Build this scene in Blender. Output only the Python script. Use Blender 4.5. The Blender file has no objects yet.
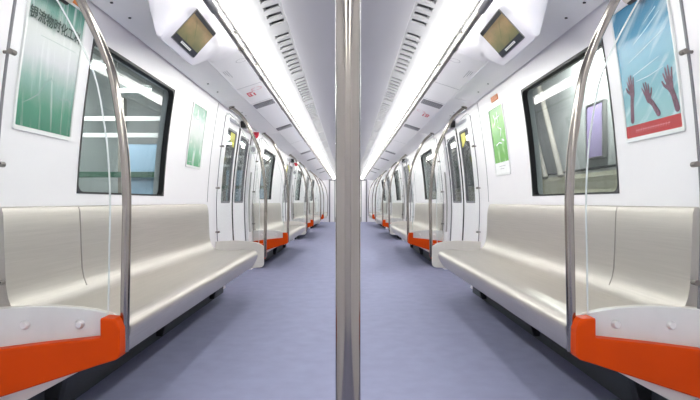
import bpy, bmesh, math, random
from mathutils import Vector
random.seed(4)
sc = bpy.context.scene
C = sc.collection
ORD = ['nearest', 'second', 'third', 'fourth']
PITCH = 5.04
SIDES = ((-1, 'left'), (1, 'right'))

# ------------------------------------------------------------------ materials
def lin(c):
    c = c / 255.0
    return c / 12.92 if c <= .04045 else ((c + .055) / 1.055) ** 2.4
def rgb(r, g, b): return (lin(r), lin(g), lin(b), 1)

def mat(name, col, rough=.5, metal=0., var=.04, scale=12., stretch=None, bump=0., coat=0., spec=.5):
    m = bpy.data.materials.new(name); m.use_nodes = True
    nt = m.node_tree; n = nt.nodes; l = nt.links
    b = n['Principled BSDF']
    tc = n.new('ShaderNodeTexCoord'); mp = n.new('ShaderNodeMapping')
    l.new(tc.outputs['Object'], mp.inputs['Vector'])
    if stretch: mp.inputs['Scale'].default_value = stretch
    ns = n.new('ShaderNodeTexNoise'); ns.inputs['Scale'].default_value = scale
    ns.inputs['Detail'].default_value = 3
    l.new(mp.outputs['Vector'], ns.inputs['Vector'])
    rp = n.new('ShaderNodeValToRGB')
    c = rgb(*col)
    rp.color_ramp.elements[0].position = .3; rp.color_ramp.elements[1].position = .7
    rp.color_ramp.elements[0].color = tuple(min(1, v * (1 - var)) for v in c[:3]) + (1,)
    rp.color_ramp.elements[1].color = tuple(min(1, v * (1 + var)) for v in c[:3]) + (1,)
    l.new(ns.outputs['Fac'], rp.inputs['Fac']); l.new(rp.outputs['Color'], b.inputs['Base Color'])
    b.inputs['Roughness'].default_value = rough; b.inputs['Metallic'].default_value = metal
    b.inputs['Coat Weight'].default_value = coat
    b.inputs['Specular IOR Level'].default_value = spec
    if bump:
        bp = n.new('ShaderNodeBump'); bp.inputs['Strength'].default_value = bump; bp.inputs['Distance'].default_value = .002
        l.new(ns.outputs['Fac'], bp.inputs['Height']); l.new(bp.outputs['Normal'], b.inputs['Normal'])
    return m

def glass(name, tint, gloss=1.0, base=.04):
    """thin clear pane: transparent with an angle dependent mirror reflection"""
    m = bpy.data.materials.new(name); m.use_nodes = True
    nt = m.node_tree; n = nt.nodes; l = nt.links
    n.remove(n['Principled BSDF'])
    lw = n.new('ShaderNodeLayerWeight'); lw.inputs['Blend'].default_value = .5
    p = n.new('ShaderNodeMath'); p.operation = 'POWER'; p.inputs[1].default_value = 5
    l.new(lw.outputs['Facing'], p.inputs[0])
    a = n.new('ShaderNodeMath'); a.operation = 'MULTIPLY_ADD'; a.inputs[1].default_value = .96 * gloss; a.inputs[2].default_value = base
    l.new(p.outputs[0], a.inputs[0])
    t = n.new('ShaderNodeBsdfTransparent'); t.inputs['Color'].default_value = tint
    g = n.new('ShaderNodeBsdfGlossy'); g.inputs['Roughness'].default_value = .02
    mx = n.new('ShaderNodeMixShader')
    l.new(a.outputs[0], mx.inputs[0]); l.new(t.outputs[0], mx.inputs[1]); l.new(g.outputs[0], mx.inputs[2])
    l.new(mx.outputs[0], n['Material Output'].inputs['Surface'])
    return m

def emis(name, col, st):
    m = bpy.data.materials.new(name); m.use_nodes = True
    nt = m.node_tree; n = nt.nodes; l = nt.links
    n.remove(n['Principled BSDF'])
    e = n.new('ShaderNodeEmission'); e.inputs['Color'].default_value = col; e.inputs['Strength'].default_value = st
    l.new(e.outputs[0], n['Material Output'].inputs['Surface'])
    return m

def printed(name, stops, nscale=(3, 6, 1), namt=.25, streak=None, rough=.25, emit=0.):
    """printed picture: colours run up the sheet (v), broken up by noise"""
    m = bpy.data.materials.new(name); m.use_nodes = True
    nt = m.node_tree; n = nt.nodes; l = nt.links
    b = n['Principled BSDF']; b.inputs['Roughness'].default_value = rough
    uv = n.new('ShaderNodeUVMap'); mp = n.new('ShaderNodeMapping'); mp.inputs['Scale'].default_value = nscale
    l.new(uv.outputs['UV'], mp.inputs['Vector'])
    ns = n.new('ShaderNodeTexNoise'); ns.inputs['Scale'].default_value = 1.; ns.inputs['Detail'].default_value = 4
    l.new(mp.outputs[0], ns.inputs['Vector'])
    sx = n.new('ShaderNodeSeparateXYZ'); l.new(uv.outputs['UV'], sx.inputs[0])
    ma = n.new('ShaderNodeMath'); ma.operation = 'MULTIPLY_ADD'; ma.inputs[1].default_value = namt
    l.new(ns.outputs['Fac'], ma.inputs[0])
    sb = n.new('ShaderNodeMath'); sb.operation = 'SUBTRACT'; sb.inputs[1].default_value = namt * .5
    l.new(sx.outputs['Y'], sb.inputs[0]); l.new(sb.outputs[0], ma.inputs[2])
    rp = n.new('ShaderNodeValToRGB'); cr = rp.color_ramp
    while len(cr.elements) < len(stops): cr.elements.new(.5)
    for e, (p, c) in zip(cr.elements, stops): e.position = p; e.color = rgb(*[v * .9 for v in c])
    l.new(ma.outputs[0], rp.inputs['Fac'])
    out = rp.outputs['Color']
    if streak:
        scale, rot, col, lo, hi, amt = streak
        m2 = n.new('ShaderNodeMapping'); m2.inputs['Scale'].default_value = scale; m2.inputs['Rotation'].default_value = (0, 0, rot)
        m2.vector_type = 'TEXTURE'; m2.inputs['Scale'].default_value = tuple(1 / v for v in scale)
        l.new(uv.outputs['UV'], m2.inputs['Vector'])
        n2 = n.new('ShaderNodeTexNoise'); n2.inputs['Scale'].default_value = 1; n2.inputs['Detail'].default_value = 3
        l.new(m2.outputs[0], n2.inputs['Vector'])
        mr = n.new('ShaderNodeMapRange'); mr.inputs[1].default_value = lo; mr.inputs[2].default_value = hi; mr.inputs[4].default_value = amt
        l.new(n2.outputs['Fac'], mr.inputs[0])
        mx = n.new('ShaderNodeMixRGB'); mx.inputs[2].default_value = rgb(*col)
        l.new(mr.outputs[0], mx.inputs[0]); l.new(out, mx.inputs[1]); out = mx.outputs[0]
    l.new(out, b.inputs['Base Color'])
    if emit:
        l.new(out, b.inputs['Emission Color']); b.inputs['Emission Strength'].default_value = emit
    return m

M = {}
M['wall'] = mat('white_lining', (240, 238, 240), .3, var=.012, scale=2)
M['slope'] = mat('white_ceiling_lining', (246, 245, 247), .35, var=.012, scale=2)
M['cove'] = mat('pale_grey_lining', (248, 248, 248), .45, var=.012, scale=2)
M['ceil'] = mat('grey_ceiling_panel', (150, 149, 156), .45, var=.015, scale=2)
M['greystrip'] = mat('grey_ceiling_strip', (178, 178, 180), .5, var=.02)
M['dark'] = mat('dark_void', (52, 52, 56), .7)
M['slot'] = mat('vent_filter_grey', (104, 104, 108), .8)
M['floor'] = mat('blue_grey_vinyl_floor', (143, 146, 173), .8, var=.05, scale=9, bump=.02, spec=.2)
M['steel'] = mat('brushed_steel_tube', (152, 147, 141), .15, 1., var=.04, scale=6, stretch=(30, 30, .6))
M['rail'] = mat('grey_rail_steel', (140, 136, 131), .3, 1.)
M['trimgrey'] = mat('grey_edge_trim', (150, 148, 146), .4)
M['bench'] = mat('brushed_steel_sheet', (200, 195, 188), .46, 1., var=.05, scale=5, stretch=(40, .6, 40))
M['seam'] = mat('seam_reflection', (148, 143, 137), .5, .6)
M['black'] = mat('black_rubber', (26, 27, 29), .5)
M['shadefloor'] = mat('bench_shade_gangway_floor', (62, 66, 70), .55)  # dark tone for shade below the benches; gangway floor uses it too
M['orange'] = mat('orange_moulding', (200, 66, 0), .45, var=.05, scale=5, spec=.12)
M['cream'] = mat('off_white_moulding', (226, 222, 214), .38, var=.02)
M['plate'] = mat('pale_grey_plate', (208, 209, 206), .38, var=.03)
M['bolt'] = mat('satin_bolt', (222, 222, 220), .28, .7)
M['alu'] = mat('satin_aluminium', (190, 188, 186), .3, 1., var=.04)
M['clampm'] = mat('dull_metal_clamp', (128, 124, 120), .35, 1.)
M['sealgrey'] = mat('grey_seal', (120, 120, 124), .6)
M['frame'] = mat('white_poster_frame', (228, 230, 228), .3, var=.01)
M['plastic'] = mat('white_monitor_plastic', (240, 238, 243), .32, var=.01)
M['glass'] = glass('clear_glass', (.965, .975, .97, 1), .5, .015)
M['pane'] = glass('window_glass', (.82, .86, .85, 1), .7, .006)
M['doorpane'] = glass('tinted_door_glass', (.72, .75, .75, 1), 1.0, .02)
M['edge'] = mat('polished_glass_edge', (214, 222, 220), .25)
M['lamp'] = emis('white_lamp_diffuser', (1, 1, .955, 1), 11.0)
M['tube'] = emis('tube_lamp', (1, 1, 1, 1), 220.0)
M['ink'] = mat('dark_green_ink', (38, 66, 58), .4)
M['inkfaint'] = mat('grey_green_ink', (108, 142, 132), .4)
M['white'] = mat('white_ink', (244, 246, 244), .4)
M['cloud'] = mat('pale_cloud_ink', (196, 224, 232), .4)
M['greyink'] = mat('grey_ink', (176, 176, 180), .5)
M['redink'] = mat('red_ink', (214, 52, 74), .4)
M['pinkink'] = mat('pink_ink', (226, 150, 164), .4)
M['redband'] = mat('red_print', (178, 36, 40), .35)
M['hand'] = mat('hand_print', (104, 64, 84), .4, var=.35, scale=60)
M['orangelabel'] = mat('orange_label', (206, 116, 44), .4, var=.15, scale=40)
M['beige'] = mat('beige_plastic', (206, 200, 188), .4)
M['yellow'] = mat('yellow_sticker', (206, 202, 62), .45, var=.08, scale=40)
M['louvre'] = mat('grey_louvre', (150, 150, 154), .5)
M['screen'] = printed('monitor_picture', [(0, (96, 108, 80)), (.35, (130, 122, 86)), (.6, (158, 134, 98)), (1, (112, 122, 86))],
                      (2, 3, 1), .8, ((9, 1.0, 1), .9, (84, 98, 66), .56, .66, .7), .15, .30)
M['screenbar'] = mat('monitor_dark_bar', (62, 66, 70), .2)
M['post_ink'] = printed('misty_green_print', [(0, (52, 134, 104)), (.16, (78, 156, 126)), (.36, (150, 190, 178)), (.52, (216, 220, 224)), (.74, (218, 224, 220)), (.88, (132, 180, 166)), (1, (88, 154, 138))],
                        (5, 2, 1), .22, ((14, 1.6, 1), .12, (236, 240, 240), .55, .75, .45))
M['post_sky'] = printed('blue_sky_print', [(0, (170, 214, 212)), (.2, (158, 210, 216)), (.45, (128, 192, 212)), (.75, (92, 164, 200)), (1, (78, 142, 178))],
                        (3, 3, 1), .2, ((1.2, 9, 1), .45, (222, 238, 242), .52, .7, .6))
M['post_mist'] = printed('green_mist_print', [(0, (92, 178, 124)), (.25, (146, 206, 170)), (.5, (216, 228, 222)), (.72, (206, 220, 214)), (.86, (108, 168, 142)), (1, (80, 146, 118))],
                         (4, 3, 1), .2, ((3, 3, 1), .5, (232, 240, 234), .55, .7, .6))
M['post_green'] = printed('bright_green_print', [(0, (112, 192, 74)), (.4, (98, 190, 62)), (.8, (124, 204, 84)), (1, (104, 178, 88))],
                          (3, 3, 1), .5, ((4, 3, 1), .6, (178, 226, 150), .56, .68, .7))
M['tunnel'] = mat('grey_concrete', (160, 161, 160), .8, var=.12, scale=2)
M['hall'] = mat('pale_hall_wall', (196, 202, 200), .7, var=.05, scale=1)
M['blue'] = mat('pale_blue_panel', (176, 208, 234), .4, var=.08, scale=2)
M['green'] = mat('green_painted_rail', (72, 110, 92), .5)
M['ballast'] = mat('hall_floor', (128, 130, 126), .8, var=.1)
M['taupe'] = mat('taupe_column', (146, 140, 132), .6)
M['reflection_ledge'] = mat('beige_reflection', (206, 200, 178), .7)
M['purple'] = mat('purple_board', (140, 126, 160), .6)
M['teal'] = mat('teal_board', (120, 176, 172), .6)
M['gangway'] = mat('grey_bellows', (120, 120, 126), .7)

# ------------------------------------------------------------------ mesh helpers
class MB:
    def __init__(s): s.v = []; s.f = []; s.uv = {}
    def quad(s, *p):
        i = len(s.v); s.v += [tuple(q) for q in p]; s.f.append(tuple(range(i, i + len(p))))
    def box(s, x0, x1, y0, y1, z0, z1):
        i = len(s.v)
        s.v += [(x, y, z) for z in (z0, z1) for y in (y0, y1) for x in (x0, x1)]
        for f in ((0, 2, 3, 1), (4, 5, 7, 6), (0, 1, 5, 4), (2, 6, 7, 3), (0, 4, 6, 2), (1, 3, 7, 5)):
            s.f.append(tuple(i + k for k in f))
    def rings(s, rr, closed=True, cap=True):
        i = len(s.v); n = len(rr[0])
        for r in rr: s.v += [tuple(p) for p in r]
        for a in range(len(rr) - 1):
            for b in range(n if closed else n - 1):
                c = (b + 1) % n
                s.f.append((i + a * n + b, i + a * n + c, i + (a + 1) * n + c, i + (a + 1) * n + b))
        if cap:
            s.f.append(tuple(i + k for k in reversed(range(n))))
            s.f.append(tuple(i + (len(rr) - 1) * n + k for k in range(n)))
    def prism_y(s, poly, y0, y1):          # polygon in x,z pushed along y
        s.rings([[(x, y0, z) for x, z in poly], [(x, y1, z) for x, z in poly]])
    def tube(s, pts, r, n=14, cap=True):
        pts = [Vector(p) for p in pts]; rr = []
        up = Vector((0, 1, 0)); prev = None
        for k, p in enumerate(pts):
            a = pts[max(0, k - 1)]; b = pts[min(len(pts) - 1, k + 1)]
            t = (b - a).normalized()
            if prev is None:
                u = Vector((0, 1, 0)) if abs(t.y) < .9 else Vector((1, 0, 0))
            else: u = prev
            u = (u - t * u.dot(t)).normalized(); w = t.cross(u); prev = u
            rr.append([p + (u * math.cos(2 * math.pi * j / n) + w * math.sin(2 * math.pi * j / n)) * r for j in range(n)])
        s.rings(rr, True, cap)
    def build(s, name, m, parent=None, smooth=False, bevel=0., seg=2):
        me = bpy.data.meshes.new(name); me.from_pydata(s.v, [], s.f); me.update()
        bm = bmesh.new(); bm.from_mesh(me)
        bmesh.ops.remove_doubles(bm, verts=bm.verts, dist=1e-5)
        bmesh.ops.recalc_face_normals(bm, faces=bm.faces)
        if smooth:
            for f in bm.faces: f.smooth = True
            for e in bm.edges:
                if len(e.link_faces) == 2 and e.calc_face_angle(0) > math.radians(38): e.smooth = False
        bm.to_mesh(me); bm.free()
        me.materials.append(m)
        o = bpy.data.objects.new(name, me); C.objects.link(o)
        if parent: o.parent = parent
        if bevel:
            b = o.modifiers.new('bevel', 'BEVEL'); b.width = bevel; b.segments = seg; b.limit_method = 'ANGLE'; b.angle_limit = math.radians(40)
        return o

def empty(name, loc=(0, 0, 0)):
    o = bpy.data.objects.new(name, None); o.empty_display_size = .1; C.objects.link(o); o.location = loc; return o
def tag(o, label=None, cat=None, group=None, kind=None):
    if label: o['label'] = label
    if cat: o['category'] = cat
    if group: o['group'] = group
    if kind: o['kind'] = kind
    return o
def struct(o, label=None, cat=None):
    o['kind'] = 'structure'
    if label: o['label'] = label
    if cat: o['category'] = cat
    return o
def copy_tree(o, parent=None):
    c = o.copy(); C.objects.link(c)
    if parent: c.parent = parent
    for ch in list(o.children): copy_tree(ch, c)
    return c

def catmull(pts, n=6):
    out = []
    P = [pts[0]] + list(pts) + [pts[-1]]
    for i in range(1, len(P) - 2):
        p0, p1, p2, p3 = P[i - 1], P[i], P[i + 1], P[i + 2]
        for k in range(n):
            t = k / n
            out.append(tuple(.5 * (2 * b + (c - a) * t + (2 * a - 5 * b + 4 * c - d) * t * t + (3 * b - a - 3 * c + d) * t ** 3)
                             for a, b, c, d in zip(p0, p1, p2, p3)))
    out.append(tuple(pts[-1])); return out

# lining profile: half width of the car at height z
PROF = [(0, 1.285), (.3, 1.312), (.6, 1.33), (.9, 1.336), (1.2, 1.316), (1.45, 1.288), (1.71, 1.250), (1.87, 1.222)]
_PC = catmull(PROF, 12)
def wx(z):
    if z <= 0: return PROF[0][1]
    for (a, xa), (b, xb) in zip(_PC, _PC[1:]):
        if a <= z <= b: return xa + (xb - xa) * (z - a) / max(1e-9, b - a)
    return PROF[-1][1] - (z - 1.87) * .17
def wp(s, y, z, off=0.): return (s * (wx(z) - off), y, z)     # a point on the lining, off = distance into the room

def grid_wall(mb, s, ys, zs, holes, off, th, y0=0):
    def opened(i, j):
        if i < 0 or j < 0 or i >= len(ys) - 1 or j >= len(zs) - 1: return True
        yc = (ys[i] + ys[i + 1]) / 2; zc = (zs[j] + zs[j + 1]) / 2
        return any(a < yc < b and c < zc < d for a, b, c, d in holes)
    for i in range(len(ys) - 1):
        for j in range(len(zs) - 1):
            if opened(i, j): continue
            a, b, c, d = ys[i], ys[i + 1], zs[j], zs[j + 1]
            f = lambda y, z: wp(s, y, z, off); g = lambda y, z: wp(s, y, z, off - th)
            mb.quad(f(a, c), f(b, c), f(b, d), f(a, d)); mb.quad(g(a, c), g(a, d), g(b, d), g(b, c))
            if opened(i - 1, j): mb.quad(f(a, c), f(a, d), g(a, d), g(a, c))
            if opened(i + 1, j): mb.quad(f(b, c), g(b, c), g(b, d), f(b, d))
            if opened(i, j - 1): mb.quad(f(a, c), g(a, c), g(b, c), f(b, c))
            if opened(i, j + 1): mb.quad(f(a, d), f(b, d), g(b, d), g(a, d))

def rrect(y0, y1, z0, z1, r, n=6):
    pts = []
    for cy, cz, a0 in ((y1 - r, z1 - r, 0), (y0 + r, z1 - r, 90), (y0 + r, z0 + r, 180), (y1 - r, z0 + r, 270)):
        for k in range(n + 1):
            a = math.radians(a0 + 90 * k / n); pts.append((cy + r * math.cos(a), cz + r * math.sin(a)))
    # extra points on the tall sides so the ring follows the curved lining
    out = []
    for p, q in zip(pts, pts[1:] + pts[:1]):
        out.append(p); d = abs(q[1] - p[1])
        if d > .12:
            m = int(d / .08)
            for k in range(1, m): out.append((p[0] + (q[0] - p[0]) * k / m, p[1] + (q[1] - p[1]) * k / m))
    return out
def ring_frame(mb, s, outer, inner_rect, r_in, r_out, off0, off1):
    o = rrect(*outer, r_out); 
    # inner ring uses the same point count
    i_ = rrect(*inner_rect, r_in)
    n = min(len(o), len(i_))
    if len(o) != len(i_):
        def res(p, n):   # resample by proportion
            return [p[int(k * len(p) / n)] for k in range(n)]
        o, i_ = res(o, n), res(i_, n)
    for k in range(n):
        q = (k + 1) % n
        A, B, a, b = o[k], o[q], i_[k], i_[q]
        P = lambda t, off: wp(s, t[0], t[1], off)
        mb.quad(P(A, off1), P(B, off1), P(b, off1), P(a, off1))
        mb.quad(P(A, off0), P(a, off0), P(b, off0), P(B, off0))
        mb.quad(P(A, off0), P(B, off0), P(B, off1), P(A, off1))
        mb.quad(P(a, off0), P(a, off1), P(b, off1), P(b, off0))
def wall_sheet(mb, s, y0, y1, z0, z1, off0, off1, n=8):
    """slab lying on the curved lining"""
    rr = []
    for k in range(n + 1):
        z = z0 + (z1 - z0) * k / n
        rr.append([wp(s, y0, z, off0), wp(s, y1, z, off0), wp(s, y1, z, off1), wp(s, y0, z, off1)])
    mb.rings(rr)

def text2d(txt, size):
    cu = bpy.data.curves.new('t', 'FONT'); cu.body = txt; cu.size = size; cu.align_x = 'CENTER'; cu.resolution_u = 2; cu.offset = .0012
    o = bpy.data.objects.new('t', cu); C.objects.link(o)
    bpy.context.view_layer.update()
    dg = bpy.context.evaluated_depsgraph_get(); me = o.evaluated_get(dg).to_mesh()
    v = [(p.co.x, p.co.y) for p in me.vertices]; f = [tuple(p.vertices) for p in me.polygons]
    o.evaluated_get(dg).to_mesh_clear()
    bpy.data.objects.remove(o); bpy.data.curves.remove(cu)
    return v, f

# ------------------------------------------------------------------ layout along the car
YA, YB = -1.7, 22.5  # car cut short behind the camera to dim the near floor
bays = [1.86 + PITCH * k for k in range(4)]           # near partition of each bench bay
WIN = (2.46, 3.61, .945, 1.705)
DOOR = (5.25, 6.65)                                    # door beyond bay 0
DTOP = 1.79

# ------------------------------------------------------------------ shell
mb = MB(); mb.box(-1.42, 1.42, YA, YB, -.06, 0); struct(mb.build('floor', M['floor']), 'blue grey vinyl aisle floor', 'floor')
# ceiling: centre panel
mb = MB(); mb.box(-.405, .405, YA, YB, 2.1, 2.13)
struct(mb.build('ceiling', M['ceil'], bevel=.004), 'flat grey panel along the middle of the ceiling', 'ceiling')
zs = [0, .12, .24, .36, .48, .6, .72, .84, .945, 1.05, 1.15, 1.25, 1.35, 1.45, 1.55, 1.64, 1.705, 1.79, 1.87]
for s, nm in SIDES:
    holes = []; ys = [YA, 0., 1.0]
    for k in range(4):
        d = PITCH * k
        holes.append((WIN[0] + d, WIN[1] + d, WIN[2], WIN[3])); ys += [WIN[0] + d, WIN[1] + d]
        if k < 3: holes.append((DOOR[0] + d, DOOR[1] + d, 0, DTOP)); ys += [DOOR[0] + d, DOOR[1] + d]
    ys.append(YB); ys.sort()
    mb = MB(); grid_wall(mb, s, ys, zs, holes, 0, .075)
    struct(mb.build('wall_' + nm, M['wall'], smooth=True), 'white curved side lining on the %s' % nm, 'wall')
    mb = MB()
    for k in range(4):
        mb.box(*sorted((s * 1.24, s * 1.30)), 1.95 + PITCH * k, 4.98 + PITCH * k, 0, .24)  # shade under the benches put in as dark boxes
    struct(mb.build('baseboard_' + nm, M['shadefloor'], bevel=.004), 'dark panel standing in for the shade under the %s benches' % nm, 'baseboard')

n_trim = [0]
def trim(mb, m, label, **kw):
    n_trim[0] += 1
    return struct(mb.build('trim_%d' % n_trim[0], m, **kw), label, 'trim')
for s, nm in SIDES:
    X = lambda *p: [(s * x, z) for x, z in p]
    mb = MB(); mb.prism_y(X((.52, 2.062), (.597, 2.034), (.60, 2.06), (.52, 2.09)), YA, YB); trim(mb, M['greystrip'], 'grey strip beside the %s lamp' % nm)
    mb = MB(); mb.prism_y(X((.704, 1.963), (.97, 1.876), (.98, 1.881), (.984, 1.90), (.715, 1.99)), YA, YB); trim(mb, M['slope'], 'sloping white ceiling lining on the %s' % nm)
    mb = MB(); mb.prism_y(X((.972, 1.893), (1.207, 1.842), (1.207, 1.868), (.972, 1.915)), YA, YB); trim(mb, M['cove'], 'pale grey cove above the %s windows' % nm)
    mb = MB(); mb.prism_y(X((1.200, 1.869), (1.30, 1.869), (1.30, 1.90), (1.200, 1.90)), YA, YB); trim(mb, M['black'], 'dark shadow gap along the top of the %s wall' % nm)
    # transverse cover strips where the bench bay meets the door header
    mb = MB()
    for k in range(4):
        for y in (4.74, 7.16):
            y += PITCH * k
            if y < YB - .3: mb.prism_y(X((1.02, 1.879), (1.212, 1.837), (1.212, 1.865), (1.02, 1.90)), y, y + .025)
    trim(mb, M['cove'], 'cross strips on the %s cove' % nm)

# end walls and gangway
def end_wall(name, y, m):
    mb = MB()
    pr = [(wx(z) + .02, z) for z in zs]
    L = [(-x, z) for x, z in pr]; R = pr
    hw, ht = .62, 1.93
    top = 2.16
    mb.prism_y([(-1.32, 0), (-hw, 0), (-hw, ht), (-hw, top), (-1.32, top)], y, y + .08)
    mb.prism_y([(hw, 0), (1.32, 0), (1.32, top), (hw, top), (hw, ht)], y, y + .08)
    mb.box(-hw, hw, y, y + .08, ht, top)
    return struct(mb.build(name, m), 'white end wall with gangway opening', 'wall')
end_wall('wall_back', YB, M['wall'])
mb = MB(); mb.box(-1.42, 1.42, YA - .08, YA, 0, 2.16); struct(mb.build('wall_front_unseen', M['wall']), 'unseen white end wall added close behind the viewpoint', 'wall')  # unseen wall, pulled in close so near surfaces stay darker
g = empty('gangway_frame', (0, YB - .04, 0))
tag(g, 'dark grey gangway portal at the far end of the aisle', 'gangway')
for s in (-1, 1):
    mb = MB(); mb.box(*sorted((s * .80, s * .86)), -.02, .04, 0, 1.90); mb.build('post', M['gangway'], g, bevel=.008)
mb = MB(); mb.box(-.86, .86, -.02, .04, 1.86, 1.92); mb.build('header', M['gangway'], g, bevel=.008)
mb = MB()
for i in range(14):
    y = .14 + i * .1; w = .66 if i % 2 else .62
    for s in (-1, 1): mb.box(*sorted((s * w, s * (w + .05))), y, y + .1, 0, 2.0)
    mb.box(-.71, .71, y, y + .1, 1.95 + (.04 if i % 2 else 0), 2.06)
mb.build('bellows', M['gangway'], g)
mb = MB(); mb.box(-.62, .62, YB, YB + 7.5, -.05, -.002); trim(mb, M['shadefloor'], 'dark gangway floor')
mb = MB(); mb.box(-1.3, 1.3, YB + 7.4, YB + 7.5, 0, 2.16); mb.box(-1.3, -1.25, YB + 1.6, YB + 7.4, 0, 2.16); mb.box(1.25, 1.3, YB + 1.6, YB + 7.4, 0, 2.16)
mb.box(-1.3, 1.3, YB + 1.6, YB + 7.4, 2.1, 2.16)
trim(mb, M['wall'], 'next carriage beyond the gangway')

for s in (-1, 1):
    t = empty('ceiling_light', (s * .6, YB + 4.4, 2.06)); tag(t, 'strip lamp in the next carriage beyond the gangway, on the %s' % ('left' if s < 0 else 'right'), 'ceiling light', 'lamps of the next carriage')
    mb = MB(); mb.box(-.06, .06, -2.6, 2.6, -.02, .0); mb.build('diffuser', M['lamp'], t)
    mb = MB(); mb.box(-.08, .08, -2.65, 2.65, .0, .04); mb.build('housing', M['alu'], t)
# ------------------------------------------------------------------ lamps, vents, rails
for s, nm in SIDES:
    X = lambda *p: [(s * x, z) for x, z in p]
    t = empty('ceiling_light', (s * .65, 9.6, 2.0))
    tag(t, 'long continuous white strip lamp along the %s of the ceiling' % nm, 'ceiling light', 'strip lamps')
    def rel(o): o.parent = t; o.location = (-t.location.x, -t.location.y, -t.location.z)
    mb = MB(); mb.prism_y(X((.594, 2.034), (.598, 2.005), (.606, 1.975), (.62, 1.954), (.636, 1.944), (.65, 1.946), (.662, 1.957), (.671, 1.975), (.64, 2.006), (.603, 2.045)), YA + .02, YB - .02)
    rel(mb.build('diffuser', M['lamp'], smooth=True))
    mb = MB(); mb.tube([(s * .688, YA + .02, 1.972), (s * .688, 6, 1.972), (s * .688, YB - .02, 1.972)], .0105, 10)
    rel(mb.build('edge_trim', M['trimgrey'], smooth=True))
    mb = MB(); mb.prism_y(X((.60, 2.05), (.675, 1.985), (.71, 1.985), (.71, 2.12), (.60, 2.12)), YA + .02, YB - .02)
    rel(mb.build('housing', M['alu']))
    # vent grille with slots
    t = empty('ceiling_vent', (s * .47, 9.6, 2.07))
    tag(t, 'slotted grey air vent between the centre panel and the %s lamp' % nm, 'vent', 'slotted ceiling vents')
    zz = lambda x: 2.1 - (x - .405) * .33
    mb = MB(); mb.prism_y(X((.405, 2.155), (.53, 2.125), (.53, 2.14), (.405, 2.17)), YA, YB); o = mb.build('backing', M['slot'], t); o.location = tuple(-v for v in t.location)
    mb = MB()
    mb.prism_y(X((.402, 2.101), (.42, zz(.42)), (.42, 2.14), (.402, 2.14)), YA, YB)
    mb.prism_y(X((.515, zz(.515)), (.54, zz(.54)), (.54, 2.10), (.515, 2.11)), YA, YB)
    y = YA; i = 0
    while y < YB - .2:
        w = .062 if i % 9 else .20
        mb.prism_y(X((.42, zz(.42)), (.515, zz(.515)), (.515, zz(.515) + .012), (.42, zz(.42) + .012)), y, y + w)
        y += w + .062; i += 1
    o = mb.build('grille', M['greystrip'], t); o.location = tuple(-v for v in t.location)
    # overhead handrail
    t = empty('overhead_handrail', (s * .66, 9.6, 1.85))
    tag(t, 'long steel overhead grab rail below the %s strip lamp' % nm, 'handrail', 'overhead grab rails')
    def rel(o): o.parent = t; o.location = tuple(-v for v in t.location); return o
    mb = MB(); mb.tube([(s * .662, YA + .3, 1.85), (s * .662, 6, 1.85), (s * .662, 14, 1.85), (s * .662, YB - .3, 1.85)], .0145, 12); rel(mb.build('rail', M['rail'], smooth=True))
    mb = MB(); mb.tube([(s * .662, 1.55, 1.85), (s * .662, 2.48, 1.85)], .0195, 14); rel(tag(mb.build('grip_sleeve', M['sealgrey'], smooth=True), 'dark grey sleeve on the rail'))
    for i in range(-1, 10):
        for y in (3.11 + 1.97 * i, 3.84 + 1.97 * i):
            if y < 1.2 or y > YB - .4: continue
            b = MB(); b.tube([(s * .662, y, 1.85), (s * .675, y, 1.90), (s * .712, y, 1.958)], .009, 8)
            b.tube([(s * .662, y - .025, 1.85), (s * .662, y + .025, 1.85)], .0185, 12); rel(b.build('bracket', M['rail'], smooth=True))

# centre pole
t = empty('grab_pole', (0, .86, 0)); tag(t, 'tall vertical steel pole standing in the middle of the aisle', 'pole')
mb = MB(); mb.tube([(0, 0, .012), (0, 0, 1.), (0, 0, 2.092)], .0215, 28); mb.build('pole', M['steel'], t, smooth=True)
for z0, z1, n_ in ((0, .014, 'floor_flange'), (2.086, 2.1, 'ceiling_flange')):
    mb = MB(); mb.tube([(0, 0, z0), (0, 0, z1)], .048, 24); mb.build(n_, M['steel'], t, bevel=.003)

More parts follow.
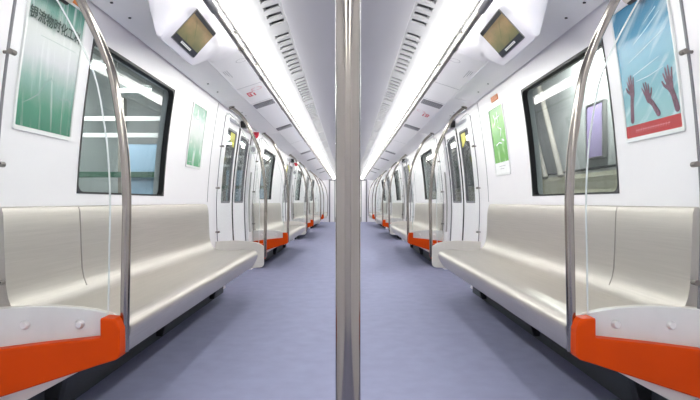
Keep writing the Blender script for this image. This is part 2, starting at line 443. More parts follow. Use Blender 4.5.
# ------------------------------------------------------------------ partitions
POLE = [(.832, .345), (.829, .53), (.826, .72), (.823, .907), (.832, 1.093), (.857, 1.27), (.878, 1.38), (.914, 1.48), (.960, 1.58), (1.008, 1.675), (1.062, 1.758), (1.135, 1.824), (1.174, 1.852)]
PC = catmull(POLE, 5)
def polex(z):
    for (xa, a), (xb, b) in zip(PC, PC[1:]):
        if a <= z <= b: return xa + (xb - xa) * (z - a) / (b - a)
    return PC[0][0]
def arc_smooth(p): return p
def make_partition(s, d):
    """d = -1: door side faces the camera, +1: bench side faces the camera"""
    t = empty('glass_partition')
    X = lambda p: [(s * x, z) for x, z in p]
    Y = lambda a, b: (a * -d, b * -d)          # a,b measured towards the bench
    mb = MB(); mb.tube([(s * x, 0, z) for x, z in PC], .0165, 18); mb.build('arched_pole', M['steel'], t, smooth=True)
    mb = MB(); mb.tube([(s * 1.160, 0, 1.840), (s * 1.167, 0, 1.853)], .03, 16); mb.build('flange', M['steel'], t, smooth=True)
    # glass
    rr = []; edge = []
    z = .43
    while True:
        gap = .062 if z < 1.3 else .062 + (z - 1.3) * .07
        xa = polex(z) + gap; xb = wx(z) - .022
        if z > 1.80 or xb - xa < .02: break
        rr.append([(s * xa, -.004, z), (s * xb, -.004, z), (s * xb, .004, z), (s * xa, .004, z)]); edge.append((s * xa, 0, z)); last = (s * xb, 0, z)
        z += .05 if z < 1.6 else .025
    mb = MB(); mb.rings(rr); gl = mb.build('glass_panel', M['glass'], t)
    mb = MB(); mb.tube(edge + [last], .0032, 6); mb.build('glass_edge', M['edge'], gl, smooth=True)
    mb = MB(); mb.rings([[(s * (wx(z) - .024), -.005, z), (s * (wx(z) - .018), -.005, z), (s * (wx(z) - .018), .005, z), (s * (wx(z) - .024), .005, z)] for z in [.45 + .06 * i for i in range(23)]])
    mb.build('wall_seal', M['sealgrey'], gl)
    for z in (.60, 1.04, 1.458):
        x = wx(z) - .012
        mb = MB(); mb.tube([(s * (x - .035), 0, z), (s * (x + .006), 0, z)], .0065, 10)
        mb.tube([(s * (x - .026), -.013, z), (s * (x - .026), .013, z)], .0105, 14); mb.build('clamp', M['clampm'], gl, smooth=True)
    # base boards
    y0, y1 = Y(-.062, .006)
    org = [(.822, .352), (.826, .338), (.838, .330), (.90, .311), (1.0, .278), (1.15, .229), (1.302, .180), (1.302, .352), (1.29, .364), (1.1, .388), (.893, .410), (.893, .482), (.845, .478), (.834, .47), (.823, .44)]
    mb = MB(); mb.prism_y(X(org), min(y0, y1), max(y0, y1)); mb.build('orange_board', M['orange'], t, bevel=.006)
    y0, y1 = Y(-.016, .004)
    pl = [(.890, .400), (1.1, .378), (1.302, .34), (1.302, .503), (1.24, .509), (1.16, .513), (1.08, .513), (1.0, .508), (.94, .500), (.890, .490)]
    mb = MB(); mb.prism_y(X(pl), min(y0, y1), max(y0, y1)); p = mb.build('clamp_plate', M['plate'], t, bevel=.003)
    for x, z in ((1.19, .447), (.987, .450)):
        a, b = Y(-.012, -.022); c = Y(-.03, 0)[0]
        mb = MB(); mb.rings([[(s * x + r * math.cos(2 * math.pi * k / 16), yy, z + r * math.sin(2 * math.pi * k / 16)) for k in range(16)] for r, yy in ((.0165, a), (.0165, b), (.011, c))])
        mb.build('bolt', M['bolt'], p, smooth=True)
    y0, y1 = Y(.006, .021)
    wb = ([(.838, .46), (.836, .29), (.842, .268), (.858, .252), (.88, .246), (1.0, .238), (1.15, .228), (1.312, .218),] if d > 0 else
          [(.845, .46), (.845, .40), (.845, .36), (.85, .345), (.88, .325), (.94, .302), (1.1, .214), (1.312, .10),]) + [ (1.322, .505), (1.24, .511), (1.16, .515), (1.08, .515), (1.0, .509), (.94, .501), (.88, .486)]
    mb = MB(); mb.prism_y(X(wb), min(y0, y1), max(y0, y1)); mb.build('bench_side_board', M['cream'], t, bevel=.005)
    return t
for s, nm in SIDES:
    protoN = make_partition(s, -1); protoF = make_partition(s, 1)
    for k in range(4):
        a = protoN if k == 0 else copy_tree(protoN); a.location = (0, bays[k], 0)
        w = ORD[k]
        tag(a, ('large glass partition closest to the camera on the %s, orange base with two bolts' % nm) if k == 0 else
            'orange based glass partition with arched pole at the near end of the %s %s bench' % (w, nm), 'partition', 'glass partitions by the benches')
        b = protoF if k == 0 else copy_tree(protoF); b.location = (0, bays[k] + 3.14, 0)
        tag(b, 'glass partition with off-white board and arched pole at the far end of the %s %s bench' % (w, nm), 'partition', 'glass partitions by the benches')

# ------------------------------------------------------------------ benches
BP = [(1.334, .85), (1.333, .872), (1.322, .882), (1.308, .876), (1.302, .855), (1.299, .78), (1.296, .68), (1.291, .58), (1.283, .535), (1.268, .497), (1.246, .472), (1.215, .459), (1.17, .452),
      (1.08, .447), (.98, .450), (.91, .457), (.87, .460), (.845, .455), (.828, .443), (.820, .425), (.822, .402), (.832, .375), (.850, .34), (.862, .318), (.876, .308), (.892, .312), (.90, .335),
      (1.0, .36), (1.15, .37), (1.25, .38), (1.30, .42), (1.328, .52)]
def make_bench(s):
    t = empty('bench_seat')
    L = 2.775; r = .13; ys = [0]
    ys += [L * q for q in (.1, .2, .35, .5, .65, .8)]
    ys += [L - v for v in list(r - r * math.cos(math.pi / 2 * k / 8) for k in reversed(range(9)))]
    mb = MB(); rr = []
    for y in ys:
        e = L - y
        f = 1 - (r - math.sqrt(max(0, r * r - (r - min(e, r)) ** 2))) / .40
        dz = .05 * (1 - math.sqrt(max(0, 1 - (1 - min(e, .05) / .05) ** 2)))
        ring = []
        for x, z in BP:
            if x < 1.2: x = 1.2 - (1.2 - x) * f
            if z > .8: z = z - dz * min(1, (z - .8) / .05)
            ring.append((s * min(x, wx(z) - .005), y, z))
        rr.append(ring)
    mb.rings(rr); mb.build('seat_shell', M['bench'], t, smooth=True)
    # joint between two sheets, its dark reflections put in as a strip
    mb = MB(); yj = .54
    pr = BP[3:10]
    mb.rings([[(s * (x - .0015), yj - .004, z), (s * (x - .0015), yj + .004, z), (s * (x + .004), yj + .004, z), (s * (x + .004), yj - .004, z)] for x, z in pr])
    mb.build('sheet_joint', M['seam'], t)
    for y in (.18, 1.37, L - .16):
        mb = MB(); mb.prism_y([(s * x, z) for x, z in ((.95, .345), (1.28, .385), (1.28, .03), (1.20, .03), (1.16, .20), (1.0, .29))], y - .025, y + .025)
        mb.build('support_bracket', M['black'], t, bevel=.005)
    mb = MB(); mb.prism_y([(s * x, z) for x, z in ((.93, .300), (.99, .300), (.99, .36), (.93, .35))], .12, L - .12); mb.build('front_beam', M['alu'], t)
    return t
for s, nm in SIDES:
    proto = make_bench(s)
    for k in range(4):
        b = proto if k == 0 else copy_tree(proto); b.location = (0, 1.888 + PITCH * k, 0)
        tag(b, '%s brushed steel bench along the %s wall%s' % (ORD[k], nm, ', under the large window' if k == 0 else ', seen through the partitions'), 'bench', 'steel benches')

# ------------------------------------------------------------------ windows and doors
nw = 0; nd = 0
for s, nm in SIDES:
    root = empty('window_p')
    y0, y1, z0, z1 = WIN
    mb = MB(); ring_frame(mb, s, (y0 - .003, y1 + .003, z0 - .003, z1 + .003), (y0 + .007, y1 - .010, z0 + .007, z1 - .012), .045, .004, -.034, .003)
    mb.build('gasket', M['black'], root)
    mb = MB(); wall_sheet(mb, s, y0 + .001, y1 - .001, z0 + .001, z1 - .001, -.042, -.036, 10); mb.build('pane', M['pane'], root)
    for k in range(4):
        w = root if k == 0 else copy_tree(root); w.location = (0, PITCH * k, 0); nw += 1; w.name = 'window_%d' % nw
        struct(w, '%s wide window with black gasket on the %s' % (ORD[k], nm), 'window')
    droot = empty('door_p')
    lz = [0.01, .12, .24, .36, .48, .6, .72, .80, .90, 1.0, 1.1, 1.2, 1.3, 1.4, 1.5, 1.6, 1.70, 1.785]
    ym = (DOOR[0] + DOOR[1]) / 2
    for i, (a, b) in enumerate(((DOOR[0] + .003, ym - .012), (ym + .012, DOOR[1] - .003))):
        w0, w1 = a + .10, b - .11
        if i: w0, w1 = a + .11, b - .10
        mb = MB(); grid_wall(mb, s, [a, w0, w1, b], lz, [(w0, w1, .90, 1.70)], -.045, .03)
        lf = mb.build('leaf', M['wall'], droot, smooth=True)
        mb = MB(); ring_frame(mb, s, (w0 - .012, w1 + .012, .888, 1.712), (w0 + .01, w1 - .01, .91, 1.69), .03, .04, -.06, -.041)
        mb.build('window_gasket', M['sealgrey'], lf)
        mb = MB(); wall_sheet(mb, s, w0 - .003, w1 + .003, .90, 1.70, -.062, -.056, 10); mb.build('window_pane', M['doorpane'], lf)
        q = (w1 - .02) if i == 0 else (w0 + .02); e = -1 if i == 0 else 1
        mb = MB(); P = [(q, 1.60), (q + e * .19, 1.67), (q, 1.67)] if False else [(q, 1.685), (q + e * .20, 1.685), (q + e * .20, 1.60), (q + e * .02, 1.53), (q, 1.53)]
        mb.quad(*[wp(s, y, z, -.053) for y, z in P]); mb.quad(*[wp(s, y, z, -.0555) for y, z in P])
        if i == 0: mb.build('yellow_sticker', M['yellow'], lf)
        mb = MB(); yy = b if i == 0 else a
        wall_sheet(mb, s, *((b - .004, b + .010) if i == 0 else (a - .010, a + .004)), .01, 1.785, -.07, -.036, 16); mb.build('rubber_edge', M['black'], lf)
        # outer seal against the jamb
        mb = MB(); wall_sheet(mb, s, *((a - .002, a + .016) if i == 0 else (b - .016, b + .002)), .01, 1.785, -.05, -.034, 16); mb.build('jamb_seal', M['sealgrey'], lf)
    mb = MB(); wall_sheet(mb, s, DOOR[1] + .03, DOOR[1] + .048, .50, 1.30, .004, .022, 10)
    mb.build('grab_handle', M['alu'], droot, bevel=.004)
    mb = MB(); wall_sheet(mb, s, DOOR[0], DOOR[1], 1.785, 1.862, -.075, -.02, 2); mb.build('header_cover', M['cove'], droot)
    for k in range(3):
        w = droot if k == 0 else copy_tree(droot); w.location = (0, PITCH * k, 0); nd += 1; w.name = 'door_%d' % nd
        struct(w, '%s white double sliding door on the %s' % (ORD[k], nm), 'door')

for s, nm in SIDES:
    mb = MB()
    for k in range(4):
        for y in (4.74, 7.16):
            y += PITCH * k
            if y < YB - .3: wall_sheet(mb, s, y, y + .012, .90, 1.838, -.002, .0015, 12)
    trim(mb, M['sealgrey'], 'upright joints in the %s wall lining' % nm)
# small fittings round the doors
for s, nm in SIDES:
    for k in range(2):
        d = PITCH * k; w = 'nearest' if k == 0 else 'second'
        t = empty('door_indicator', (s * 1.20, 5.78 + d, 1.79)); tag(t, 'small black indicator above the %s %s door' % (w, nm), 'indicator', 'door indicators')
        mb = MB(); mb.box(-.03, .03, -.06, .06, -.035, .04); mb.build('body', M['black'], t, bevel=.01)
        mb = MB(); mb.box(*sorted((-s * .034, -s * .028)), -.035, .035, -.018, .015); mb.build('lens', M['sealgrey'], t)
        if s > 0: continue
        n = 14; mb = MB()
        mb.rings([[(-1.19 + .042 * math.cos(math.pi * j / n), y, 1.80 - .08 * math.sin(math.pi * j / n)) for j in range(n + 1)] for y in (6.45 + d, 6.462 + d)])
        mb.box(-1.245, -1.19, 6.452 + d, 6.46 + d, 1.77, 1.80)
        tag(mb.build('warning_sign', M['redink']), 'red half-round sign standing out from the wall past the %s left door' % w, 'sign', 'red wall signs')
        t = empty('pictogram_sign', (0, 0, 0)); tag(t, 'small white grey-disc sign below the red sign past the %s left door' % w, 'sign', 'pictogram signs')
        mb = MB(); mb.box(-1.272, -1.185, 6.452 + d, 6.462 + d, 1.52, 1.63); mb.build('plate', M['white'], t)
        mb = MB(); mb.rings([[(-1.226 + .03 * math.cos(2 * math.pi * j / 18), y, 1.577 + .035 * math.sin(2 * math.pi * j / 18)) for j in range(18)] for y in (6.448 + d, 6.453 + d)]); mb.build('disc', M['greyink'], t)

# ------------------------------------------------------------------ ceiling slope fittings
SA, SB = (.704, 1.963), (.97, 1.876)
SN = (-.311, -.950)                                     # outward normal (x for right side, z)
def sp(s, u, y, off=0.):                                # u 0..1 down the slope
    x = SA[0] + (SB[0] - SA[0]) * u; z = SA[1] + (SB[1] - SA[1]) * u
    return (s * (x + SN[0] * off), y, z + SN[1] * off)
def slab(mb, s, u0, u1, y0, y1, a, b):
    mb.rings([[sp(s, u0, y0, a), sp(s, u1, y0, a), sp(s, u1, y1, a), sp(s, u0, y1, a)], [sp(s, u0, y0, b), sp(s, u1, y0, b), sp(s, u1, y1, b), sp(s, u0, y1, b)]])
for s, nm in SIDES:
    for k in range(3):
        d = PITCH * k
        for j, (y0, y1) in enumerate(((5.05, 5.24), (6.66, 6.85))):
            t = empty('ceiling_grille', (0, 0, 0))
            tag(t, 'grey louvred panel across the sloping %s ceiling at the %s end of the %s door' % (nm, 'near' if j == 0 else 'far', ORD[k]), 'grille', 'louvred panels over the doors')
            mb = MB(); slab(mb, s, .22, .97, y0 + d, y1 + d, .0005, .003); mb.build('backing', M['sealgrey'], t)
            mb = MB()
            for i in range(10):
                u = .245 + i * .072; slab(mb, s, u, u + .04, y0 + d + .012, y1 + d - .012, .003, .010)
            mb.build('louvres', M['louvre'], t)
    # panel joints
    mb = MB()
    for y in (2.2, 4.35, 5.0, 6.9, 8.4, 10.0, 11.9):
        slab(mb, s, 0.02, .99, y, y + .006, -.001, .0012)
    trim(mb, M['greyink'], 'joints between the sloping %s panels' % nm)
    # red stamp like sign
    t = empty('red_sign', (0, 0, 0)); yb = 4.62 if s < 0 else 5.75
    tag(t, 'small red and pink printed mark on the sloping %s ceiling panel' % nm, 'sign')
    mb = MB(); n = 18
    for k in range(n):
        a, b = 2 * math.pi * k / n, 2 * math.pi * (k + 1) / n
        q = lambda r, a, o: sp(s, .45 + r * math.cos(a) / .28, yb - .12 + r * math.sin(a), o)
        if k % 5 == 3: continue
        mb.quad(q(.05, a, .002), q(.05, b, .002), q(.042, b, .002), q(.042, a, .002))
    mb.build('ring', M['pinkink'], t)
    mb = MB()
    for (u, y, du, dy) in ((.62, 0, .22, .02), (.60, .05, .05, .10), (.72, .04, .05, .09), (.80, .0, .04, .13), (.70, .13, .14, .018)):
        slab(mb, s, u, u + du, yb + y - .06, yb + y - .06 + dy, .0005, .002)
    mb.build('characters', M['redink'], t)
    # pale printed notice
    t = empty('pale_notice', (0, 0, 0)); tag(t, 'faint grey printed notice on the sloping %s ceiling panel past the monitor' % nm, 'sign')
    mb = MB()
    for k in range(20):
        a, b = 2 * math.pi * k / 20, 2 * math.pi * (k + 1) / 20
        q = lambda r, a: sp(s, .3 + r * math.cos(a) / .28, 3.66 + r * math.sin(a), .002)
        mb.quad(q(.04, a), q(.04, b), q(.036, b), q(.036, a))
    mb.build('ring', M['greyink'], t)
    mb = MB()
    for i in range(3): slab(mb, s, .80 + i * .05, .815 + i * .05, 3.78, 3.98 - .05 * i, .0005, .002)
    mb.build('text_lines', M['greyink'], t)
    # dark studs on the cove
    for i, y in enumerate((2.40, 2.60, 4.05, 4.35, 5.35, 5.55)):
        mb = MB(); mb.tube([(s * 1.135, y, 1.866), (s * 1.135, y, 1.8545)], .0075, 12)
        tag(mb.build('ceiling_stud', M['black']), '%s small black stud from the camera on the %s cove' % (('first', 'second', 'third', 'fourth', 'fifth', 'sixth')[i], nm), 'stud', 'black studs in the cove')

# monitors
for s, nm in SIDES:
    t = empty('monitor', (s * .82, 2.5, 1.75)); tag(t, 'white ceiling monitor with brownish picture hanging on the %s slope' % nm, 'monitor', 'ceiling monitors')
    off = tuple(-v for v in t.location)
    flat = [(.722, 1.962), (.722, 1.959), (.76, 1.947), (.85, 1.917), (.93, 1.891), (.948, 1.885), (.955, 1.883), (.965, 1.888)]
    bulge = [(.722, 1.958), (.712, 1.925), (.714, 1.898), (.890, 1.706), (.906, 1.692), (.925, 1.700), (.950, 1.80), (.965, 1.888)]
    rr = []
    for y, b in ((2.392, .0), (2.396, .45), (2.404, .8), (2.418, .95), (2.44, 1), (2.60, 1), (2.84, 1), (2.92, .97), (3.0, .86), (3.12, .60), (3.28, .30), (3.44, .08), (3.52, 0)):
        rr.append([(s * (p[0] + (q[0] - p[0]) * b), y, p[1] + (q[1] - p[1]) * b) for p, q in zip(flat, bulge)])
    mb = MB(); mb.rings(rr); h = mb.build('housing', M['plastic'], t, smooth=True); h.location = off
    # screen plane
    A = Vector((.714, 1.898)); B = Vector((.890, 1.706)); D = (B - A); Nn = Vector((D.y, -D.x)).normalized()
    if Nn.y > 0: Nn = -Nn
    def scr(u, v, o): p = A + D * (1 - v) * 1.0 + Nn * o; return (s * p.x, 2.485 + .345 * u, p.y)
    def panel(v0, v1, o0, o1, u0=0., u1=1.):
        mb = MB(); mb.rings([[scr(u0, v0, o), scr(u1, v0, o), scr(u1, v1, o), scr(u0, v1, o)] for o in (o0, o1)]); return mb
    o = panel(.06, .80, -.002, .003, -.012, 1.012).build('bezel', M['sealgrey'], t); o.location = off
    o = panel(.08, .78, .0, .005).build('screen', M['screen'], t); o.location = off
    me = o.data; uvl = me.uv_layers.new(name='UVMap')
    for lp in me.loops:
        p = me.vertices[lp.vertex_index].co; uu = (p.y - 2.485) / .345; vv = (p.z - B.y) / (A.y - B.y); uvl.data[lp.index].uv = (uu, vv)
    q = panel(.08, .20, .004, .0065).build('lower_bar', M['screenbar'], o)
    mb = MB()
    for i in range(9): mb.rings([[scr(.28 + i * .05, .115, z), scr(.31 + i * .05, .115, z), scr(.31 + i * .05, .165, z), scr(.28 + i * .05, .165, z)] for z in (.0064, .0072)])
    mb.build('ticker_text', M['white'], q)
    panel(.70, .78, .004, .0065).build('upper_bar', M['screenbar'], o)

# ------------------------------------------------------------------ posters
def poster_pt(s, yc, w, zb, h, u, v, off):
    """u left to right as read from inside, v bottom to top"""
    return wp(s, yc + (u - .5) * w * (1 if s < 0 else -1), zb + v * h, off)
def make_poster(s, yc, w, zb, h, m, label, v0=0.):
    t = empty('poster', (0, 0, 0)); tag(t, label, 'poster', 'wall posters')
    f = .009
    mb = MB(); ring_frame(mb, s, (yc - w / 2 - f, yc + w / 2 + f, zb - f * 2.0, zb + h + f), (yc - w / 2, yc + w / 2, zb, zb + h), .006, .010, .0005, .009); mb.build('frame', M['frame'], t)
    n = 10; mb = MB()
    def uvsheet(va, vb, off, mm, name):
        vs = []; fs = []; uvs = []
        for k in range(n + 1):
            v = va + (vb - va) * k / n
            for u in (0, 1): vs.append(poster_pt(s, yc, w, zb, h, u, v, off)); uvs.append((u, (v - va) / (vb - va)))
        nb = len(vs)
        for k in range(n + 1):
            v = va + (vb - va) * k / n
            for u in (0, 1): vs.append(poster_pt(s, yc, w, zb, h, u, v, off - .003)); uvs.append((u, (v - va) / (vb - va)))
        for k in range(n):
            a = 2 * k; fs.append((a, a + 1, a + 3, a + 2)); fs.append((nb + a, nb + a + 2, nb + a + 3, nb + a + 1))
            fs.append((a, a + 2, nb + a + 2, nb + a)); fs.append((a + 1, nb + a + 1, nb + a + 3, a + 3))
        fs.append((0, nb, nb + 1, 1)); e = 2 * n; fs.append((e, e + 1, nb + e + 1, nb + e))
        me = bpy.data.meshes.new(name); me.from_pydata(vs, [], fs)
        ul = me.uv_layers.new(name='UVMap')
        for lp in me.loops: ul.data[lp.index].uv = uvs[lp.vertex_index]
        bm = bmesh.new(); bm.from_mesh(me); bmesh.ops.recalc_face_normals(bm, faces=bm.faces); bm.to_mesh(me); bm.free()
        me.materials.append(mm); o = bpy.data.objects.new(name, me); C.objects.link(o); o.parent = t; return o
    if v0: uvsheet(0, v0, .004, M['white'], 'caption_sheet')
    pr = uvsheet(v0, 1, .004, m, 'print')
    P = lambda u, v, off=.0055: poster_pt(s, yc, w, zb, h, u, v, off)
    return t, pr, P
def strokes(mb, P, lines, wd, asp):
    """flat ink strokes: list of polylines in u,v with width(s) in u units; asp = w/h"""
    for ln in lines:
        for i in range(len(ln) - 1):
            (u0, v0), (u1, v1) = ln[i][:2], ln[i + 1][:2]
            a = (ln[i][2] if len(ln[i]) > 2 else wd) / 2; b = (ln[i + 1][2] if len(ln[i + 1]) > 2 else wd) / 2
            dx, dy = (u1 - u0), (v1 - v0) / asp; l = math.hypot(dx, dy) or 1e-6
            nx, ny = -dy / l, dx / l * asp
            mb.quad(P(u0 + nx * a, v0 + ny * a), P(u1 + nx * b, v1 + ny * b), P(u1 - nx * b, v1 - ny * b), P(u0 - nx * a, v0 - ny * a))
        for q in ln:
            r = (q[2] if len(q) > 2 else wd) / 2
            mb.quad(*[P(q[0] + r * math.cos(2 * math.pi * j / 10), q[1] + r * asp * math.sin(2 * math.pi * j / 10)) for j in range(10)])
def put_text(P, txt, size, uc, vc, w, h, m, parent, tilt=0., name='lettering'):
    v, f = text2d(txt, size)
    c, sn = math.cos(tilt), math.sin(tilt)
    me = bpy.data.meshes.new(name)
    vs = [P(uc + (x * c - y * sn) / w, vc + (x * sn + y * c) / h, .0062) for x, y in v]
    me.from_pydata(vs, [], f); me.materials.append(m)
    o = bpy.data.objects.new(name, me); C.objects.link(o); o.parent = parent
    return o

# left, near: misty landscape with brush lettering
W, H = .39, .575
t, pr, P = make_poster(-1, 2.158, W, 1.205, H, M['post_ink'], 'misty green landscape poster with brush lettering, closest on the left wall')
put_text(P, '银流物时化工科', .053, .49, .755, W, H, M['ink'], t)
for ln in ([[(.08, .16, .006), (.2, .2, .012), (.32, .25, .016), (.44, .36, .014), (.52, .40, .012), (.58, .37, .006)], [(.62, .30, .006), (.75, .27, .012), (.88, .29, .014), (.97, .26, .006)], [(.25, .665, .004), (.9, .672, .004)]]):
    mb = MB(); strokes(mb, P, [ln], .012, W / H); mb.build('brush_line', M['inkfaint'], t)
# left, far
t, pr, P = make_poster(-1, 4.235, .37, 1.205, .50, M['post_mist'], 'narrow pale green and white poster beyond the left window')
for ln in ([(.15, .80, .02), (.4, .77, .03), (.55, .80, .02)], [(.6, .70, .02), (.62, .64, .02)], [(.08, .06, .012), (.45, .06, .012)]):
    mb = MB(); strokes(mb, P, [ln], .02, .37 / .5); mb.build('ink_mark', M['inkfaint'], t)
# right, near: raised hands under a blue sky
t, pr, P = make_poster(1, 2.150, W, 1.195, H, M['post_sky'], 'blue sky poster with raised hands and red band, closest on the right wall')
mb = MB(); mb.rings([[P(.0, .0, o), P(1, .0, o), P(1, .095, o), P(0, .095, o)] for o in (.0042, .0056)]); rb = mb.build('red_band', M['redband'], t)
mb = MB()
for i in range(14): strokes(mb, lambda u, v: P(u, v, .0062), [[(.2 + i * .045, .035), (.2 + i * .045 + random.uniform(.008, .02), .06)], [(.195 + i * .045, .05), (.225 + i * .045, .05)]], .006, W / H)
mb.build('band_lettering', M['pinkink'], rb)
def hand(u, v, sc_, tilt, fl=1, arm=(0, -.2)):
    L = []
    c, sn = math.cos(tilt), math.sin(tilt)
    def T(x, y, w_): x *= fl; return (u + (x * c - y * sn) * sc_, v + (x * sn + y * c) * sc_ * W / H, w_ * sc_)
    L.append([T(0, -.45, .50), T(0, -.1, .62), T(0, .05, .5)])
    for x0, x1, y1, w_ in ((-.26, -.42, .62, .15), (-.09, -.13, .84, .16), (.09, .14, .80, .16), (.25, .40, .56, .14)):
        L.append([T(x0, .05, w_ * 1.15), T((x0 + x1) / 2 + .01, .05 + (y1 - .05) * .55, w_), T(x1, y1, w_ * .75)])
    L.append([T(.2, -.35, .26), T(.48, -.12, .18), T(.62, .16, .12)])
    L.append([T(0, -.4, .44), (u + arm[0] * .5, v + arm[1] * .5, .40 * sc_), (u + arm[0], v + arm[1], .46 * sc_)])
    return L
mb = MB()
for args in ((.19, .385, .165, .08, -1, (-.05, -.25)), (.47, .30, .155, .22, 1, (.16, -.165)), (.86, .335, .18, .12, -1, (.08, -.20))):
    strokes(mb, P, hand(*args), .02, W / H)
mb.build('printed_hands', M['hand'], t)
mb = MB(); strokes(mb, lambda u, v: P(u, v, .005), [[(.25, .47, .004), (.5, .50, .014), (.75, .53, .004)], [(.3, .42, .004), (.55, .425, .012), (.8, .45, .004)], [(.35, .70, .004), (.6, .76, .016), (.85, .83, .006)], [(.2, .58, .004), (.5, .63, .014), (.9, .70, .004)], [(.55, .80, .004), (.8, .87, .012)]], .01, W / H)
mb.build('wispy_clouds', M['cloud'], t)
# right, far: bright green
t, pr, P = make_poster(1, 4.245, .38, 1.145, .555, M['post_green'], 'bright green poster with white caption strip beyond the right window', v0=.17)
mb = MB()
strokes(mb, P, [[(.3, .9), (.38, .82), (.3, .76)], [(.55, .92), (.55, .78)], [(.42, .84), (.7, .86)], [(.25, .44, .03), (.45, .47, .02), (.62, .45, .03)], [(.68, .50, .04), (.80, .48, .04)], [(.5, .70), (.7, .66), (.62, .56)]], .03, .38 / .555)
mb.build('white_characters', M['white'], t)
mb = MB(); strokes(mb, P, [[(.3, .11), (.72, .11)], [(.35, .07), (.62, .07)]], .012, .38 / .555); mb.build('caption_lines', M['greyink'], t)

# labels above the posters
def label_box(s, y, z, w, h, th, m, name, label, cat):
    mb = MB(); wall_sheet(mb, s, y - w / 2, y + w / 2, z - h / 2, z + h / 2, .0005, th, 2); return tag(mb.build(name, m, bevel=min(.004, th * .3)), label, cat)
label_box(-1, 2.22, 1.812, .14, .045, .012, M['orangelabel'], 'orange_label', 'small orange label above the misty green poster on the left', 'label')
label_box(1, 4.22, 1.775, .18, .045, .008, M['orangelabel'], 'orange_label', 'orange label just above the bright green poster on the right', 'label')
for s, what, side in ((1, 'blue sky', 'right'), (-1, 'misty green', 'left')):
    t = empty('wall_fitting', (0, 0, 0)); tag(t, 'beige rounded fitting with dark underside at the top of the %s poster' % what, 'fitting', 'rounded wall fittings')
    mb = MB(); mb.tube([wp(s, 2.045, 1.775, .042), wp(s, 2.135, 1.775, .042)], .030, 16); mb.build('body', M['beige'], t, smooth=True)
    mb = MB(); mb.tube([wp(s, 2.05, 1.752, .044), wp(s, 2.13, 1.752, .044)], .013, 10); mb.build('underside', M['black'], t, smooth=True)
    mb = MB(); mb.tube([wp(s, 2.09, 1.775, .0), wp(s, 2.09, 1.775, .03)], .02, 12); mb.build('stem', M['beige'], t, smooth=True)

# ------------------------------------------------------------------ outside the windows
mb = MB(); mb.box(-9, -1.5, -6, 45, -1.1, -1.0); mb.box(1.5, 4.2, -6, 45, -1.1, -1.0); trim(mb, M['ballast'], 'ground beside the carriage')
mb = MB(); mb.box(-6.2, -6.0, -6, 45, -1, 4.5); trim(mb, M['hall'], 'pale hall wall beyond the left windows')
mb = MB(); mb.box(3.6, 3.8, -6, 45, -1, 4.5); trim(mb, M['tunnel'], 'grey wall beyond the right windows')
mb = MB(); mb.box(-6.2, -1.5, -6, 45, 4.4, 4.5); mb.box(1.5, 3.8, -6, 45, 4.4, 4.5); trim(mb, M['tunnel'], 'hall roof over the tracks')
for i, y in enumerate((5.9, 7.4, 9.0, 12.0, 17.0)):
    t = empty('tube_lamp', (-3.9, y, 2.9)); tag(t, 'glowing tube lamp outside the left windows, %s from the camera' % ('first', 'second', 'third', 'fourth', 'fifth')[i], 'lamp', 'tube lamps outside')
    mb = MB(); mb.box(-.36, .36, -.05, .05, .03, .09); mb.build('body', M['hall'], t)
    mb = MB(); mb.tube([(-.30, 0, 0), (.30, 0, 0)], .022, 10); mb.build('tube', M['tube'], t)
    mb = MB(); mb.tube([(-.25, 0, .09), (-.25, 0, 1.5)], .01, 6); mb.tube([(.25, 0, .09), (.25, 0, 1.5)], .01, 6); mb.build('hanger', M['alu'], t)
for i, y in enumerate((8.2, 15.0)):
    t = empty('service_rack', (-3.6, y, -1.0)); tag(t, ('nearer' if i == 0 else 'farther') + ' rack of white and green bars with a blue panel outside the left windows', 'rack', 'racks outside')
    for x in (-1.0, -.1, 1.2): mb = MB(); mb.box(x - .05, x + .05, -.05, .05, 0, 3.6); mb.build('post', M['taupe'], t)
    for z in (3.22, 2.95): mb = MB(); mb.box(-1.05, 1.25, -.09, -.03, z, z + .07); mb.build('white_bar', M['white'], t)
    mb = MB(); mb.box(-1.05, 1.25, -.09, -.03, 2.3, 2.39); mb.build('green_bar', M['green'], t)
    mb = MB(); mb.box(-.05, 1.2, .0, .04, .5, 2.85); mb.build('blue_panel', M['blue'], t)
mb = MB(); mb.box(3.36, 3.6, -4, 40, -1, 1.24); mb.box(3.32, 3.6, -4, 40, 1.24, 1.30)  # ledge added to imitate the bench mirrored in the glass
tag(mb.build('reflection_ledge', M['reflection_ledge']), 'beige ledge standing in for the bench reflection in the right windows', 'reflection_ledge')
for nm_, m_, y_, z_, h_, w_ in (('purple_board', 'purple', 7.2, 1.55, .75, .45), ('teal_board', 'teal', 6.3, 1.45, .95, .5)):  # flat colours added for what the right panes reflect
    t = empty(nm_, (3.58, y_, z_)); tag(t, '%s board added for the colour reflected in the right windows' % nm_.split('_')[0], 'board')
    mb = MB(); mb.box(-.03, .02, -w_ / 2, w_ / 2, 0, h_); mb.build('panel', M[m_], t)
    mb = MB()
    for a_ in (-1, 1): mb.box(-.04, .02, *sorted((a_ * w_ / 2, a_ * (w_ / 2 + .03))), -.03, h_ + .03)
    mb.box(-.04, .02, -w_ / 2, w_ / 2, -.03, 0); mb.box(-.04, .02, -w_ / 2, w_ / 2, h_, h_ + .03); mb.build('frame', M['alu'], t)
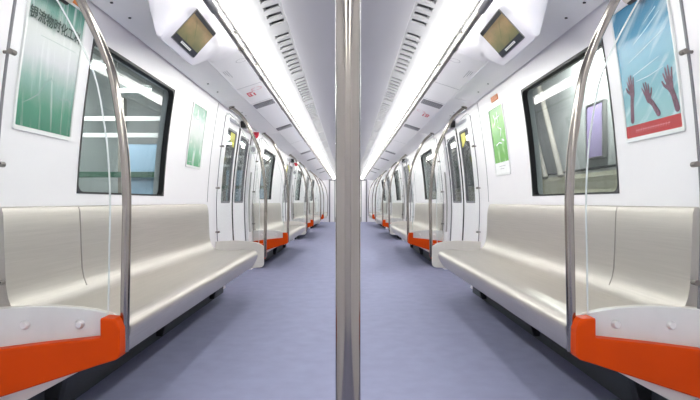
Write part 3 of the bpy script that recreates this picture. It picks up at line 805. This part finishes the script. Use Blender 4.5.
for i, (y_, dy_) in enumerate(((8.6, -.9), (9.3, -1.0))):
    mb = MB(); mb.tube([(3.28, y_, 2.9), (3.28, y_ + dy_ * .5, 2.1), (3.28, y_ + dy_, 1.3)], .045, 10)  # tubes added for the handrail lines mirrored in the right panes
    tag(mb.build('slanted_reflection', M['taupe'], smooth=True), '%s slanted tube standing in for the handrail reflection in the right windows' % ('nearer', 'farther')[i], 'pipe', 'slanted reflection tubes')
t = empty('cable_tray', (3.5, 0, 1.31)); tag(t, 'cable tray along the grey wall outside the right windows', 'cable tray')
mb = MB(); mb.box(-.1, .1, 0, 30, 0, .04); mb.build('tray', M['alu'], t)
for i in range(3): mb = MB(); mb.tube([(-.06 + i * .05, 0, .06), (-.06 + i * .05, 30, .06)], .02, 6); mb.build('cable', M['black'], t)
t = empty('tube_lamp', (2.9, 7.2, 3.0)); tag(t, 'added tube lamp brightening the wall outside the right windows', 'lamp', 'tube lamps outside')  # no lamp known here, added to brighten the right wall
mb = MB(); mb.box(-.04, .04, -.6, .6, .03, .1); mb.build('body', M['hall'], t)
mb = MB(); mb.tube([(0, -.55, 0), (0, .55, 0)], .03, 10); mb.build('tube', M['tube'], t)
mb = MB(); mb.tube([(0, -.4, .1), (0, -.4, 1.4)], .01, 6); mb.tube([(0, .4, .1), (0, .4, 1.4)], .01, 6); mb.build('hanger', M['alu'], t)

# ------------------------------------------------------------------ world, camera, view
w = bpy.data.worlds.new('World'); sc.world = w; w.use_nodes = True
w.node_tree.nodes['Background'].inputs[0].default_value = (.75, .82, .9, 1); w.node_tree.nodes['Background'].inputs[1].default_value = .3
cam = bpy.data.cameras.new('Camera'); co = bpy.data.objects.new('Camera', cam); C.objects.link(co)
co.location = (0, 0, .9); co.rotation_euler = (math.pi / 2, 0, 0)
cam.sensor_width = 36; cam.lens = 36 * 500 / 700; cam.clip_start = .02; cam.clip_end = 200
cam.shift_x = 2 / 700; cam.shift_y = 2 / 700
sc.camera = co
sc.view_settings.view_transform = 'Standard'; sc.view_settings.look = 'None'; sc.view_settings.gamma = 1
sc.view_settings.exposure = .75
sc.cycles.max_bounces = 16; sc.cycles.diffuse_bounces = 10; sc.cycles.transparent_max_bounces = 32
